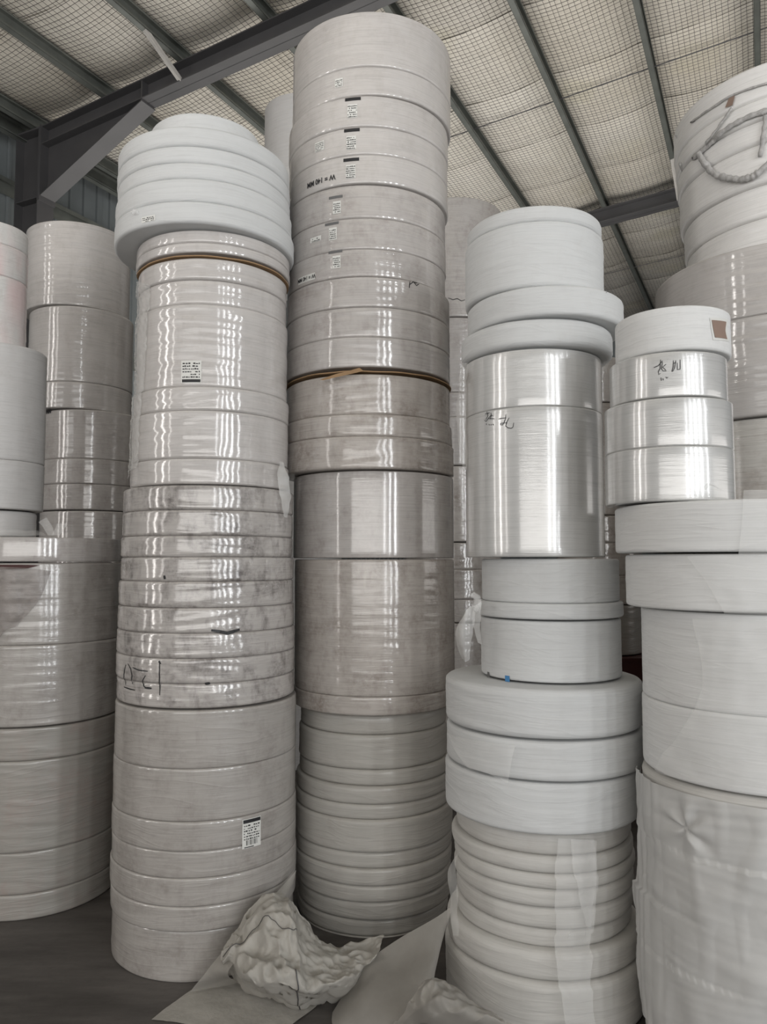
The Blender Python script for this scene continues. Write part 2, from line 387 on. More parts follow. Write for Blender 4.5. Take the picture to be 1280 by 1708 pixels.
def rafter(aw, name):
    root = empty(name, R(aw, .5, -.19)); root['kind'] = 'structure'; L = root.location.copy()
    top, bot, fw, tf = -.187, -.40, .10, .012
    def part(nm, quads):
        m = MB()
        for c in quads: m.hexa([q - L for q in c])
        return m.build(nm, M['steel'], root)
    def slab(s0, s1, a0, a1, z0, z1, z0b=None, z1b=None):
        z0b = z0 if z0b is None else z0b; z1b = z1 if z1b is None else z1b
        return [R(a0, s0, z0), R(a0, s1, z0b), R(a1, s1, z0b), R(a1, s0, z0), R(a0, s0, z1), R(a0, s1, z1b), R(a1, s1, z1b), R(a1, s0, z1)]
    part('web', [slab(.5, S1, aw - .005, aw + .005, bot, top)])
    part('top_flange', [slab(.5, S1, aw - fw, aw + fw, top - tf, top)])
    part('bottom_flange', [slab(.5, S1, aw - fw, aw + fw, bot, bot + tf)])
    # haunch under the knee
    part('haunch', [slab(.53, 2.0, aw - .005, aw + .005, -.98, bot, -.42, bot), slab(.53, 2.0, aw - fw, aw + fw, -.99, -.978, -.425, -.413)])
    part('end_plate', [slab(.5, .525, aw - fw - .01, aw + fw + .01, -1.04, top + .01)])
    part('stiffener', [slab(1.98, 1.995, aw - fw + .01, aw + fw - .01, bot - .02, top)])
    # column
    cc = MB()
    def cb(s0, s1, a0, a1, z0, z1): cc.hexa([W(a0, s0, z0), W(a0, s1, z0), W(a1, s1, z0), W(a1, s0, z0), W(a0, s0, z1), W(a0, s1, z1), W(a1, s1, z1), W(a1, s0, z1)])
    col = empty('steel_column', W(aw, .3, 0)); col['kind'] = 'structure'; Lc = col.location.copy()
    def cpart(nm, bs):
        m = MB()
        for (s0, s1, a0, a1, z0, z1) in bs:
            m.hexa([q - Lc for q in (W(a0, s0, z0), W(a0, s1, z0), W(a1, s1, z0), W(a1, s0, z0), W(a0, s0, z1), W(a0, s1, z1), W(a1, s1, z1), W(a1, s0, z1))])
        m.build(nm, M['steel'], col)
    cpart('flange', [(.12, .132, aw - .11, aw + .11, .02, 6.42)]); cpart('flange', [(.486, .498, aw - .11, aw + .11, .02, 6.42)])
    cpart('web', [(.132, .486, aw - .005, aw + .005, .02, 6.42)])
    cpart('cap_plate', [(.10, .50, aw - .12, aw + .12, 6.42, 6.44)])
    cpart('stiffener', [(.132, .486, aw - .1, aw + .1, 5.64, 5.652)])
    cpart('base_plate', [(.02, .6, aw - .18, aw + .18, 0, .02)])
    return root
rafter(-.63, 'roof_beam'); rafter(5.12, 'roof_beam'); rafter(10.87, 'roof_beam'); rafter(-6.4, 'roof_beam')
# fly braces from purlins down to the beam's lower flange
def fly(aw, s, da, flip=1):
    m = MB(); p = R(aw + da, s + .03, -.18); q = R(aw + .10 * (1 if da > 0 else -1), s + .03, -.39)
    m.bar(p, q, .05, .005); m.bar(p + V * .0225, q + V * .0225, .005, .05)
    o = m.build('fly_brace', M['brace']); o['kind'] = 'structure'
fly(-.63, PUR[2], -.60); fly(5.12, PUR[6], -.95); fly(5.12, PUR[6], .55); fly(5.12, PUR[4], -.6)

# ------------------------------------------------------------------ rolls
class Band: pass
def surf(band, th, z):
    """radial offset of a roll's skin at angle th and local height z"""
    b = band; c, s = math.cos(th), math.sin(th)
    d = b.big * noise.noise(Vector((c * 1.6 + b.seed, s * 1.6, z * 2.5)))
    if b.wr: 
        zz = z + b.tilt * math.sin(th + b.seed)
        n1 = noise.noise(Vector((c * 1.3, s * 1.3 + b.seed, zz * 55)))
        n2 = noise.noise(Vector((c * 3.1 + b.seed, s * 3.1, zz * 24)))
        d += b.wr * (.55 * n1 + .8 * max(0, n2 - .1))
    if b.extra: d += b.extra(th, z)
    return d
def band_mesh(name, b, mat, parent, z0, z1, r, bev, nth=112, jx=0, jy=0, dz=.010):
    """one slit roll: rounded shoulders, recessed core hole, skin that wanders a few millimetres"""
    h = z1 - z0; prof = []
    rc = .052
    hole = .03 if h > .07 else h * .3
    prof += [(rc, z0 + hole, 0), (rc, z0 + .0005, 0), (r * .6, z0 + .0005, 0), (r - bev, z0, .2)]
    for k in range(1, 3): 
        a = PI / 2 * k / 3; prof.append((r - bev + bev * math.sin(a), z0 + bev * (1 - math.cos(a)), 1))
    nz = max(2, int((h - 2 * bev) / dz))
    for k in range(nz + 1): prof.append((r, z0 + bev + (h - 2 * bev) * k / nz, 1))
    for k in (2, 1):
        a = PI / 2 * k / 3; prof.append((r - bev + bev * math.sin(a), z1 - bev * (1 - math.cos(a)), 1))
    prof += [(r - bev, z1, .2), (r * .6, z1 - .0005, 0), (rc, z1 - .0005, 0), (rc, z1 - hole, 0)]
    vs = []; fs = []
    for (rr, z, wgt) in prof:
        for i in range(nth):
            th = 2 * PI * i / nth
            q = rr + (surf(b, th, z) * wgt if wgt else 0)
            vs.append((q * math.cos(th) + jx, q * math.sin(th) + jy, z))
    n = len(prof)
    for j in range(n - 1):
        for i in range(nth):
            fs.append((j * nth + i, j * nth + (i + 1) % nth, (j + 1) * nth + (i + 1) % nth, (j + 1) * nth + i))
    fs.append(tuple(reversed(range(nth)))); fs.append(tuple((n - 1) * nth + i for i in range(nth)))
    return mk(name, vs, fs, mat, parent)

STY = {  # big, wr, tilt, bevel, step jitter
    'matte': (.002, .0016, .02, .009, .003), 'cream': (.003, .0028, .03, .014, .005), 'wrap': (.0022, .0018, .03, .008, .0015),
    'rough': (.003, .0034, .05, .010, .002), 'smooth': (.0008, .0003, 0, .005, .0), 'soft': (.005, .0035, .04, .022, .006),
}
ALL = []
def package(stack, xl, xr, ys, mat, sty, label, group, zbot=None, ztop=None, name='wrapped_roll', bmats=None, jit=None, bandw=None, lean=(0, 0), extra=None, gap_top=0, partname='slit_roll'):
    Y = stack['Y']; ymid = (ys[0] + ys[-1]) / 2
    zm = zat(ymid, Y) - EYE
    k = (cp_ + zm / Y * sp_) / F
    e1 = math.atan((xl - 640) * k); e2 = math.atan((xr - 640) * k)
    phi = (e1 + e2) / 2; al = (e2 - e1) / 2; dist = Y / math.cos(phi); r = dist * math.sin(al)
    X = Y * math.tan(phi)
    P = Band(); P.X = X; P.Y = Y; P.r = r; P.dist = dist; P.phi = phi
    near = (dist - r) * math.cos(phi)
    prev = stack.get('prev')
    zs = []
    for i, y in enumerate(ys):
        nr = near
        zs.append(zat(y, nr))
    if prev is not None: zs[0] = prev.zb - gap_top
    if prev is None and ztop is not None: zs[0] = ztop
    # the joint with the roll below is seen on whichever of the two stands proud
    nxt = stack.get('next_r')
    if zs[-1] > EYE and nxt: 
        nn = (dist - max(r, nxt)) * math.cos(phi); zs[-1] = zat(ys[-1], nn)
    if zbot is not None: zs[-1] = zbot
    P.zt, P.zb = zs[0], zs[-1]; stack['prev'] = P
    zlift = .0065 if P.zb > .01 else 0
    root = empty(name, (X, Y, P.zb)); tag(root, label, 'roll', group)
    root.rotation_euler = (lean[0], lean[1], 0)
    P.root = root; P.bands = []
    big, wr, tilt, bev, sj = STY[sty]
    if jit is not None: sj = jit
    n = len(zs) - 1
    for i in range(n):
        b = Band(); b.seed = random.uniform(0, 50); b.big = big; b.wr = wr; b.tilt = tilt; b.extra = extra
        zt_, zb_ = zs[i] - P.zb, zs[i + 1] - P.zb
        dr = random.uniform(-sj, sj) if n > 1 else 0
        if bandw: dr = bandw[i]
        b.r = r + dr; b.z0 = zb_; b.z1 = zt_
        jx, jy = (random.uniform(-sj, sj), random.uniform(-sj, sj)) if n > 1 else (0, 0)
        b.jx, b.jy = jx, jy
        h = zt_ - zb_
        m_ = M[bmats[i]] if bmats else M[mat]
        gap = zlift if i == n - 1 else 0
        band_mesh(partname if n > 1 else 'winding', b, m_, root, zb_ + gap, zt_, b.r, min(bev, h * .3), jx=jx, jy=jy,
                  dz=.008 if wr > .001 else .03)
        P.bands.append(b)
    ALL.append(P)
    return P
def on_roll(P, px, py):
    """angle and local height where the sight line of a photo pixel meets the roll"""
    d = ray(px, py); o = Vector((0, 0, EYE)); r = P.r
    ax = o.x - P.X; ay = o.y - P.Y
    A = d.x ** 2 + d.y ** 2; B = 2 * (ax * d.x + ay * d.y); C_ = ax * ax + ay * ay - r * r
    disc = max(0, B * B - 4 * A * C_); t = (-B - math.sqrt(disc)) / (2 * A)
    q = o + d * t
    return math.atan2(q.y - P.Y, q.x - P.X), q.z - P.zb
def skin(P, th, z, off=.0012):
    b = P.bands[0]
    for c in P.bands:
        if c.z0 <= z <= c.z1: b = c
    if z < P.bands[-1].z0: b = P.bands[-1]
    q = b.r + surf(b, th, z) + off
    return Vector((q * math.cos(th) + b.jx, q * math.sin(th) + b.jy, z))
def stroke(P, lines, w_px, mat='ink', name='marker_writing', off=.0014):
    """pen strokes given as photo polylines, laid on the roll's skin as thin ribbons"""
    vs = []; fs = []
    sc = P.dist * .92 / F
    for ln in lines:
        pts = [on_roll(P, *p) for p in ln]
        # resample
        q = []
        for i in range(len(pts) - 1):
            m = max(1, int(max(abs(pts[i + 1][0] - pts[i][0]) * P.r, abs(pts[i + 1][1] - pts[i][1])) / .006))
            for k in range(m): 
                f = k / m; q.append((pts[i][0] * (1 - f) + pts[i + 1][0] * f, pts[i][1] * (1 - f) + pts[i + 1][1] * f))
        q.append(pts[-1])
        b0 = len(vs); hw = w_px * sc / 2
        for i, (th, z) in enumerate(q):
            a = q[max(0, i - 1)]; c = q[min(len(q) - 1, i + 1)]
            dx = (c[0] - a[0]) * P.r; dz = c[1] - a[1]; L = math.hypot(dx, dz) or 1
            nx, nz = -dz / L * hw, dx / L * hw
            ww = .6 + .4 * math.sin(PI * (i + .5) / len(q))
            for sgn in (-1, 1):
                vs.append(skin(P, th + sgn * nx * ww / P.r, z + sgn * nz * ww, off))
        for i in range(len(q) - 1):
            b = b0 + 2 * i; fs.append((b, b + 1, b + 3, b + 2))
    return mk(name, vs, fs, M[mat], P.root, smooth=False)
def patch(P, px, py, wpx, hpx, mat, name, skew=0, off=.0016, rects=None, parent=None):
    """a rectangular patch centred on photo pixel; rects in 0..1 label coordinates give printed blocks"""
    sc = P.dist * .9 / F; th0, z0 = on_roll(P, px, py)
    wm_, hm = wpx * sc / max(.35, math.cos(th0 - (math.atan2(-P.Y, -P.X)))), hpx * sc
    def pt(u, v, of):
        return skin(P, th0 + (u - .5) * wm_ / P.r, z0 + (v - .5) * hm + skew * (u - .5) * wm_, of)
    def rectmesh(rs, of):
        vs = []; fs = []
        for (u0, v0, u1, v1) in rs:
            n = max(1, int((u1 - u0) * 8)); mm = max(1, int((v1 - v0) * 8)); b = len(vs)
            for i in range(n + 1):
                for j in range(mm + 1): vs.append(pt(u0 + (u1 - u0) * i / n, v0 + (v1 - v0) * j / mm, of))
            for i in range(n):
                for j in range(mm):
                    q = b + i * (mm + 1) + j; fs.append((q, q + mm + 1, q + mm + 2, q + 1))
        return vs, fs
    par = parent or P.root
    o = mk(name, *rectmesh([(0, 0, 1, 1)], off), M[mat], par, smooth=False)
    if rects:
        mk('print', *rectmesh(rects, off + .0009), M['ink'], o, smooth=False)
    return o, pt
def rows(n, v0, v1, u0=.08, u1=.92, seed=1, up=False):
    rd = random.Random(seed); out = []
    for i in range(n):
        v = v0 + (v1 - v0) * i / n; h = (v1 - v0) / n * .55; u = u0
        while u < u1 - .03:
            wd = rd.uniform(.04, .12)
            if rd.random() < .82: out.append((u, v, min(u + wd, u1), v + h * rd.uniform(.55, 1)))
            u += wd + rd.uniform(.02, .05)
    return out
def curved_text(P, txt, px, py, hpx, name='stamped_lettering', flip=True, skew=0, mat='ink', wscale=1.0):
    cu = bpy.data.curves.new('tmp', 'FONT'); cu.body = txt; cu.size = 1; cu.align_x = 'CENTER'; cu.align_y = 'CENTER'; cu.offset = .022
    to = bpy.data.objects.new('tmp', cu); COL.objects.link(to)
    dg = bpy.context.evaluated_depsgraph_get(); me = to.evaluated_get(dg).to_mesh()
    vs = [v.co.copy() for v in me.vertices]; fs = [tuple(p.vertices) for p in me.polygons]
    to.evaluated_get(dg).to_mesh_clear(); bpy.data.objects.remove(to); bpy.data.curves.remove(cu)
    sc = P.dist * .9 / F * hpx / .72; th0, z0 = on_roll(P, px, py); out = []
    for v in vs:
        x, y = v.x * sc * wscale, v.y * sc
        if flip: x, y = -x, -y
        out.append(skin(P, th0 + x / P.r, z0 + y + skew * x, .0026))
    return mk(name, out, fs, M[mat], P.root, smooth=False)

def shell(P, name, th0, th1, z0, z1, mat, off=.004, amp=.004, nu=40, nv=40, fold=0, freq=3, ragged=0, parent=None, flare=0):
    """loose film lying over the skin between two angles"""
    vs = []; fs = []; sd = random.uniform(0, 30)
    for i in range(nu + 1):
        for j in range(nv + 1):
            u, v = i / nu, j / nv; th = th0 + (th1 - th0) * u; z = z0 + (z1 - z0) * v
            rg = ragged * noise.noise(Vector((u * 5, sd, 0))) * (1 - v)
            rg2 = ragged * noise.noise(Vector((v * 5, sd, 7)))
            z -= rg; th += rg2 * (1 - u) / P.r
            o_ = off + amp * (1 + noise.noise(Vector((th * freq * 2, z * freq, sd)))) + fold * abs(math.sin(th * 26 + 2 * noise.noise(Vector((th * 4, z * 3, sd))))) + flare * (1 - v)
            q = skin(P, th, min(max(z, -1e3), 1e3), o_); vs.append(q)
    for i in range(nu):
        for j in range(nv):
            q = i * (nv + 1) + j; fs.append((q, q + nv + 1, q + nv + 2, q + 1))
    return mk(name, vs, fs, M[mat], parent or P.root)

def sheet(name, ctrl, nu, nv, mat, amp=.01, freq=4, parent=None, loc=None, ridge=0, zmin=None, seed=3):
    """free hanging or lying cloth through a grid of control points"""
    def cr(p0, p1, p2, p3, t):
        return .5 * ((2 * p1) + (p2 - p0) * t + (2 * p0 - 5 * p1 + 4 * p2 - p3) * t * t + (3 * p1 - p0 - 3 * p2 + p3) * t ** 3)
    def cat(ps, n):
        out = []; m = len(ps) - 1
        for i in range(n + 1):
            x = i / n * m; k = min(int(x), m - 1); t = x - k
            out.append(cr(ps[max(k - 1, 0)], ps[k], ps[k + 1], ps[min(k + 2, m)], t))
        return out
    R1 = [cat([Vector(p) for p in row], nv) for row in ctrl]
    cols = [cat([R1[i][j] for i in range(len(R1))], nu) for j in range(nv + 1)]
    vs = []; fs = []
    for i in range(nu + 1):
        for j in range(nv + 1):
            p = cols[j][i]; q = p * freq + Vector((seed, 0, 0))
            dd = Vector((noise.noise(q), noise.noise(q + Vector((9, 3, 1))), noise.noise(q + Vector((2, 8, 5))))) * amp
            if ridge: dd += Vector((.3, -.6, .8)) * ridge * .5 * (1 - abs(noise.noise(q * 4.1 + Vector((5, 5, 5)))) * 3); dd += Vector((0, -.6, 1)) * ridge * (1 - abs(noise.noise(q * 1.7)) * 3)
            p = p + dd
            if zmin is not None and p.z < zmin: p.z = zmin + .002 * abs(noise.noise(q * 3))
            vs.append(p - Vector(loc or (0, 0, 0)))
    for i in range(nu):
        for j in range(nv):
            q = i * (nv + 1) + j; fs.append((q, q + nv + 1, q + nv + 2, q + 1))
    o = mk(name, vs, fs, M[mat], parent)
    if loc and parent is None: o.location = loc
    return o

def rad(stack, xl, xr):
    """radius of a roll in this stack from its two outline pixels, near the horizon"""
    e1 = math.atan((xl - 640) / F); e2 = math.atan((xr - 640) / F); ph = (e1 + e2) / 2
    return stack['Y'] / math.cos(ph) * math.sin((e2 - e1) / 2)
def run(stack, specs):
    out = []
    for i, sp in enumerate(specs):
        sp = dict(sp)
        nx = specs[i + 1] if i + 1 < len(specs) else None
        stack['next_r'] = rad(stack, nx['xl'], nx['xr']) * .995 if nx else None
        if nx is None and stack.get('base') is not None: sp['zbot'] = stack['base']
        out.append(package(stack, group=stack['group'], **sp))
    return out
exec_specs = []

# --- stack with the wide white pack near its top (second stack from the left, nearest)
SA = dict(Y=3.40, base=0, group='rolls stacked in the nearest left stack')
A = run(SA, [
    dict(xl=252, xr=434, ys=[189, 212], mat='matte', sty='matte', label='small thin white roll lying on top of the wide five-layer white pack'),
    dict(xl=193, xr=487, ys=[212, 242, 270, 298, 337, 376], mat='matte', sty='cream', bandw=[-.012, -.008, -.010, -.002, .006], label='wide white pack of five flat rolls overhanging the stack below it'),
    dict(xl=229, xr=484, ys=[388, 405, 424], mat='wrap', sty='wrap', label='pair of thin wrapped rolls squeezed under the wide overhanging white pack'),
    dict(gap_top=.014, xl=226, xr=479, ys=[429, 466, 507, 645, 685, 765, 809], mat='wrap', sty='rough', bandw=[-.004, -.008, -.002, 0.006, .008, .010], label='tall film-wrapped roll pack with crinkled left edge and an upside-down printed label'),
    dict(xl=199, xr=489, ys=[813, 850, 893, 929, 970, 1014, 1056, 1098, 1140, 1184], mat='dirty', sty='rough', label='dirty grey film-wrapped pack with black marker strokes at lower left', bandw=[-.006, -.006, -.003, -.002, 0, .004, .007, .008, .006]),
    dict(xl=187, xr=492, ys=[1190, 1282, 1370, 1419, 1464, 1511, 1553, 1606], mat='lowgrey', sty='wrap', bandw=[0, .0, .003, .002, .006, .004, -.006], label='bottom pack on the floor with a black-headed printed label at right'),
])
# --- tallest stack in the middle
SB = dict(Y=3.72, base=0, group='rolls stacked in the tallest middle stack')
B = run(SB, [
    dict(xl=490, xr=751, ys=[18, 110, 160], mat='wrap', sty='wrap', label='topmost wrapped roll of the tallest middle stack'),
    dict(xl=483, xr=747, ys=[160, 211, 257, 307], mat='wrap', sty='wrap', label='wrapped three-roll pack second from top of tallest stack, stamped W = 140 MM upside down'),
    dict(xl=480, xr=743, ys=[314, 363, 415, 463], mat='wrapgrey', sty='wrap', label='wrapped pack third from top of tallest stack with a column of faded labels'),
    dict(xl=478, xr=750, ys=[463, 512, 562, 614], mat='wrapgrey', sty='wrap', label='wrapped pack resting on the brown cardboard in the tallest stack', jit=.003),
    dict(gap_top=.024, xl=472, xr=755, ys=[629, 690, 727, 784], mat='dusty', sty='rough', label='dusty brown-stained wrapped pack just below the cardboard in the tallest stack', bandw=[-.012, -.002, .002]),
    dict(xl=490, xr=757, ys=[786, 933], mat='wrapgrey', sty='smooth', label='smooth grey glossy roll just above eye level joint in the tallest stack'),
    dict(xl=491, xr=758, ys=[937, 1163, 1197], mat='dusty', sty='wrap', label='large dusty smudged roll below the smooth glossy one in the tallest stack', bandw=[0, .001]),
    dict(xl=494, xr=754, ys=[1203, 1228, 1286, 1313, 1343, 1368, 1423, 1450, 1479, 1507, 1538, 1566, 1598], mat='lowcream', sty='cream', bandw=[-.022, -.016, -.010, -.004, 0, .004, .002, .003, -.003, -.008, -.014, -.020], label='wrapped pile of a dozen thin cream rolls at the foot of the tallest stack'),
])
# --- stack with the tall pearly roll
SC = dict(Y=3.0, base=0, group='rolls stacked in the stack with the pearly roll')
Cc = run(SC, [
    dict(xl=778, xr=1008, ys=[340, 367, 476], mat='matte', sty='cream', bandw=[-.006, .001], label='matte white wrapped roll on top of the stack with the tall pearly roll'),
    dict(xl=781, xr=1040, ys=[476, 528], mat='matte', sty='cream', label='flat white roll jutting out to the right above another flat white roll'),
    dict(xl=771, xr=1021, ys=[528, 578], mat='matte', sty='soft', label='flat white roll with rounded lower edge resting on the tall pearly roll'),
    dict(xl=777, xr=1007, ys=[580, 677, 932], mat='pearl', sty='smooth', bandw=[-.0006, 0], label='tall pearly glossy roll with two handwritten characters at left'),
    dict(xl=802, xr=1037, ys=[934, 1007, 1037], mat='matte', sty='matte', bandw=[-.006, .008], label='matte white roll with a slim rim band directly under the tall pearly roll'),
    dict(xl=803, xr=1037, ys=[1039, 1143], mat='matte', sty='matte', label='smooth matte white roll with a small blue sticker near its bottom'),
    dict(xl=745, xr=1074, ys=[1165, 1238], mat='matte', sty='soft', label='wide flat white wrapped roll directly under the roll with the blue sticker'),
    dict(xl=746, xr=1076, ys=[1240, 1308], mat='matte', sty='cream', label='wide flat white roll with a loose triangular film flap at left'),
    dict(xl=744, xr=1072, ys=[1310, 1397], mat='matte', sty='cream', label='wide flat white roll with ridged film, lowest of three wide flat rolls'),
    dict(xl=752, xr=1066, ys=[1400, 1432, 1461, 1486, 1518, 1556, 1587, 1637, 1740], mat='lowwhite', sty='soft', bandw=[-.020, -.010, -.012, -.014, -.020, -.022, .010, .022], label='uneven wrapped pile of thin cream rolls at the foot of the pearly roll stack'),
])
# --- nearest right stack
SD = dict(Y=2.56, base=0, group='rolls stacked in the nearest right stack')
Dd = run(SD, [
    dict(xl=1026, xr=1220, ys=[510, 587], mat='bright', sty='matte', label='matte white roll with a brown square patch on the far right stack'),
    dict(xl=1017, xr=1214, ys=[587, 663], mat='pearl', sty='smooth', label='glossy pearly roll marked with two handwritten characters under the brown-patched roll'),
    dict(xl=1009, xr=1226, ys=[664, 744, 832], mat='pearl', sty='smooth', bandw=[-.001, 0], label='glossy pearly pair of rolls without writing resting on the white draped rolls'),
    dict(xl=1026, xr=1446, ys=[820, 924], mat='bright', sty='matte', label='wide matte white roll directly under the glossy pearly pair'),
    dict(xl=1044, xr=1450, ys=[926, 1026], mat='bright', sty='matte', label='wide matte white roll with flared lower rim at eye level on the right'),
    dict(xl=1072, xr=1480, ys=[1030, 1196, 1333], mat='bright', sty='matte', label='large matte white roll below the flared rim on the right', jit=.002),
    dict(xl=1076, xr=1486, ys=[1336, 1455, 1569, 1668, 1790], mat='lowwhite', sty='soft', label='bottom pile of big white rolls under a long drape of film at the right edge'),
])
# --- far right rear stack
SE = dict(Y=4.3, base=0, group='rolls stacked behind the nearest right stack')
Ee = run(SE, [
    dict(xl=1130, xr=1540, ys=[92, 150, 185, 222, 290, 345, 404], mat='brightwrap', sty='soft', bandw=[.012, .01, .004, -.01, -.03, -.045], label='high white soft wrapped pack bound with a grey film rope at the upper right'),
    dict(xl=1095, xr=1535, ys=[404, 520, 692], mat='wrap', sty='rough', label='wide film-wrapped roll with glossy streaks under the roped white pack'),
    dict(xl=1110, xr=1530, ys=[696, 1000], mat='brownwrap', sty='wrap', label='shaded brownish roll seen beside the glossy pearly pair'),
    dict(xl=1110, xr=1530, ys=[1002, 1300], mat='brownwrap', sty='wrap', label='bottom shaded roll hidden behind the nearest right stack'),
])
# --- stacks at the left edge
SF = dict(Y=3.90, base=0, group='rolls stacked at the left edge, front')
Ff = run(SF, [
    dict(xl=-85, xr=206, ys=[896, 939], mat='wrapgrey', sty='smooth', label='thin pale grey disc-like roll at eye level on the left'),
    dict(xl=-82, xr=203, ys=[942, 1076, 1214], mat='lowgrey', sty='wrap', bandw=[0, 0.001], label='large grey roll under the thin disc with loose torn film at its upper left'),
    dict(xl=-88, xr=197, ys=[1219, 1268, 1420, 1490, 1548], mat='greenwrap', sty='rough', label='lowest creased greenish grey wrapped roll standing on the floor at the left edge'),
])
SG = dict(Y=3.90, base=Ff[0].zt, group='rolls standing on the thin disc at the left edge')
Gg = run(SG, [
    dict(xl=-82, xr=46, ys=[366, 402, 455, 570], mat='pink', sty='wrap', label='pinkish wrapped roll cut by the left edge of the frame at the top'),
    dict(xl=-100, xr=76, ys=[574, 765, 850], mat='cream', sty='wrap', label='off-white wrapped roll at the left edge below the pinkish one'),
    dict(xl=-95, xr=61, ys=[852, 893], mat='cream', sty='cream', label='short off-white roll with tied film tails standing on the thin disc'),
])
SH = dict(Y=5.05, base=0, group='rolls stacked behind the left edge stack')
Hh = run(SH, [
    dict(xl=42, xr=218, ys=[370, 511], mat='wrap', sty='wrap', label='topmost pale wrapped roll in front of the steel column'),
    dict(xl=47, xr=222, ys=[511, 637, 683], mat='wrap', sty='wrap', label='pale wrapped roll second from top in front of the steel column'),
    dict(xl=64, xr=236, ys=[684, 765, 807, 852], mat='wrapgrey', sty='wrap', label='wrapped roll stamped W = 160 MM behind the left edge stack'),
    dict(xl=64, xr=236, ys=[854, 1000], mat='wrapgrey', sty='wrap', label='wrapped roll just behind the tied film tails'),
    dict(xl=64, xr=236, ys=[1002, 1300], mat='wrapgrey', sty='wrap', label='bottom wrapped roll hidden behind the left edge stack'),
])
# --- stacks seen through the gaps
SI = dict(Y=5.6, base=0, group='rolls in the rear stack between the middle stacks')
Ii = run(SI, [
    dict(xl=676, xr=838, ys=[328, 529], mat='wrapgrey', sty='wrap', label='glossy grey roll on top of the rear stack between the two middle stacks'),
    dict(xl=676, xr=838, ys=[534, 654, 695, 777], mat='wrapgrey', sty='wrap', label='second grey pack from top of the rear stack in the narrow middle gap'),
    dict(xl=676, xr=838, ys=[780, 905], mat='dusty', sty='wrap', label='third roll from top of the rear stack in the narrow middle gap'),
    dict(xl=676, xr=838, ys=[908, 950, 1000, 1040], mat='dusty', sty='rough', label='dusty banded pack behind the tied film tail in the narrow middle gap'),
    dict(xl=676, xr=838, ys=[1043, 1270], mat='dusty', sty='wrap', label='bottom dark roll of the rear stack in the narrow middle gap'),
])
SJ = dict(Y=6.3, base=0, group='rolls in the tall pale rear stack')
Jj = run(SJ, [
    dict(xl=441, xr=570, ys=[154, 420], mat='cream', sty='smooth', label='pale cream roll rising behind the wide white pack and the tallest stack'),
    dict(xl=441, xr=570, ys=[422, 700], mat='cream', sty='wrap', label='second pale roll hidden behind the tallest stack'),
    dict(xl=441, xr=570, ys=[702, 1200], mat='cream', sty='wrap', label='bottom pale roll hidden behind the tallest stack'),
])
BOXTOP = zat(1096, 5.1)
SK = dict(Y=5.4, base=BOXTOP, group='rolls in the rear stack beside the pearly rolls')
Kk = run(SK, [
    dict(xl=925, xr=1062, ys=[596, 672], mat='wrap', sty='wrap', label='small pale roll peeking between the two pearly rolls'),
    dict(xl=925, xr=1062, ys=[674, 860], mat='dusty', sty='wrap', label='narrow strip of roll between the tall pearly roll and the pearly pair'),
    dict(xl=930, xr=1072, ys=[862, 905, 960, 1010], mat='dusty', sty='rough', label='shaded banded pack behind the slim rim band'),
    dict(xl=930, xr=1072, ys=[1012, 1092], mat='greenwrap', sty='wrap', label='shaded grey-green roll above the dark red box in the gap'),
], )

# ------------------------------------------------------------------ loose film, writing, labels
def roll_sheet(P, name, grid, mat, off=.004, amp=.004, freq=14, nu=24, nv=24, parent=None, outer=0, zf=2, sd=None):
    """film lying on a roll: control grid in photo pixels is carried to angle and height on the roll"""
    g = [[on_roll(P, *p) for p in row] for row in grid]
    sd = random.uniform(0, 40) if sd is None else sd; vs = []; fs = []
    R_, C_ = len(g) - 1, len(g[0]) - 1
    def cr(p0, p1, p2, p3, t): return .5 * ((2 * p1) + (p2 - p0) * t + (2 * p0 - 5 * p1 + 4 * p2 - p3) * t * t + (3 * p1 - p0 - 3 * p2 + p3) * t ** 3)
    def cat(a, x):
        m = len(a) - 1; k = min(int(x), m - 1); t = x - k
        return [cr(a[max(k - 1, 0)][d], a[k][d], a[k + 1][d], a[min(k + 2, m)][d], t) for d in (0, 1)]
    for i in range(nu + 1):
        rows_ = [cat(r, i / nu * C_) for r in g]
        for j in range(nv + 1):
            th, z = cat(rows_, j / nv * R_)
            n1 = noise.noise(Vector((th * freq * P.r, z * freq * .7, sd))); n2 = noise.noise(Vector((th * freq * 2.7 * P.r, z * freq * zf, sd + 5)))
            o_ = off + amp * (1 + n1 + .5 * n2) + outer * (j / nv)
            q = skin(P, th, z, o_); vs.append(q)
    for i in range(nu):
        for j in range(nv):
            q = i * (nv + 1) + j; fs.append((q, q + 1, q + nv + 2, q + nv + 1))
    return mk(name, vs, fs, M[mat], parent or P.root)
def roll_tube(P, name, px, r, mat, off=.01, flat=.6, twist=0):
    pts = [on_roll(P, *p) for p in px]; q = []
    for i in range(len(pts) - 1):
        for k in range(6):
            f = k / 6; f2 = f
            q.append((pts[i][0] * (1 - f) + pts[i + 1][0] * f, pts[i][1] * (1 - f) + pts[i + 1][1] * f))
    q.append(pts[-1]); P3 = []; nr = []; rr = []
    for i, (th, z) in enumerate(q):
        P3.append(skin(P, th, z, off + .004 * noise.noise(Vector((i * .4, 1, 2))))); nr.append(Vector((math.cos(th), math.sin(th), 0)))
        rr.append(r * (1 + .28 * math.sin(i * 1.9) * .5 + .3 * noise.noise(Vector((i * .7, r * 90, 4)))))
    m = MB(); m.tube(P3, rr, 10, flat, nr); return m.build(name, M[mat], P.root, smooth=True)

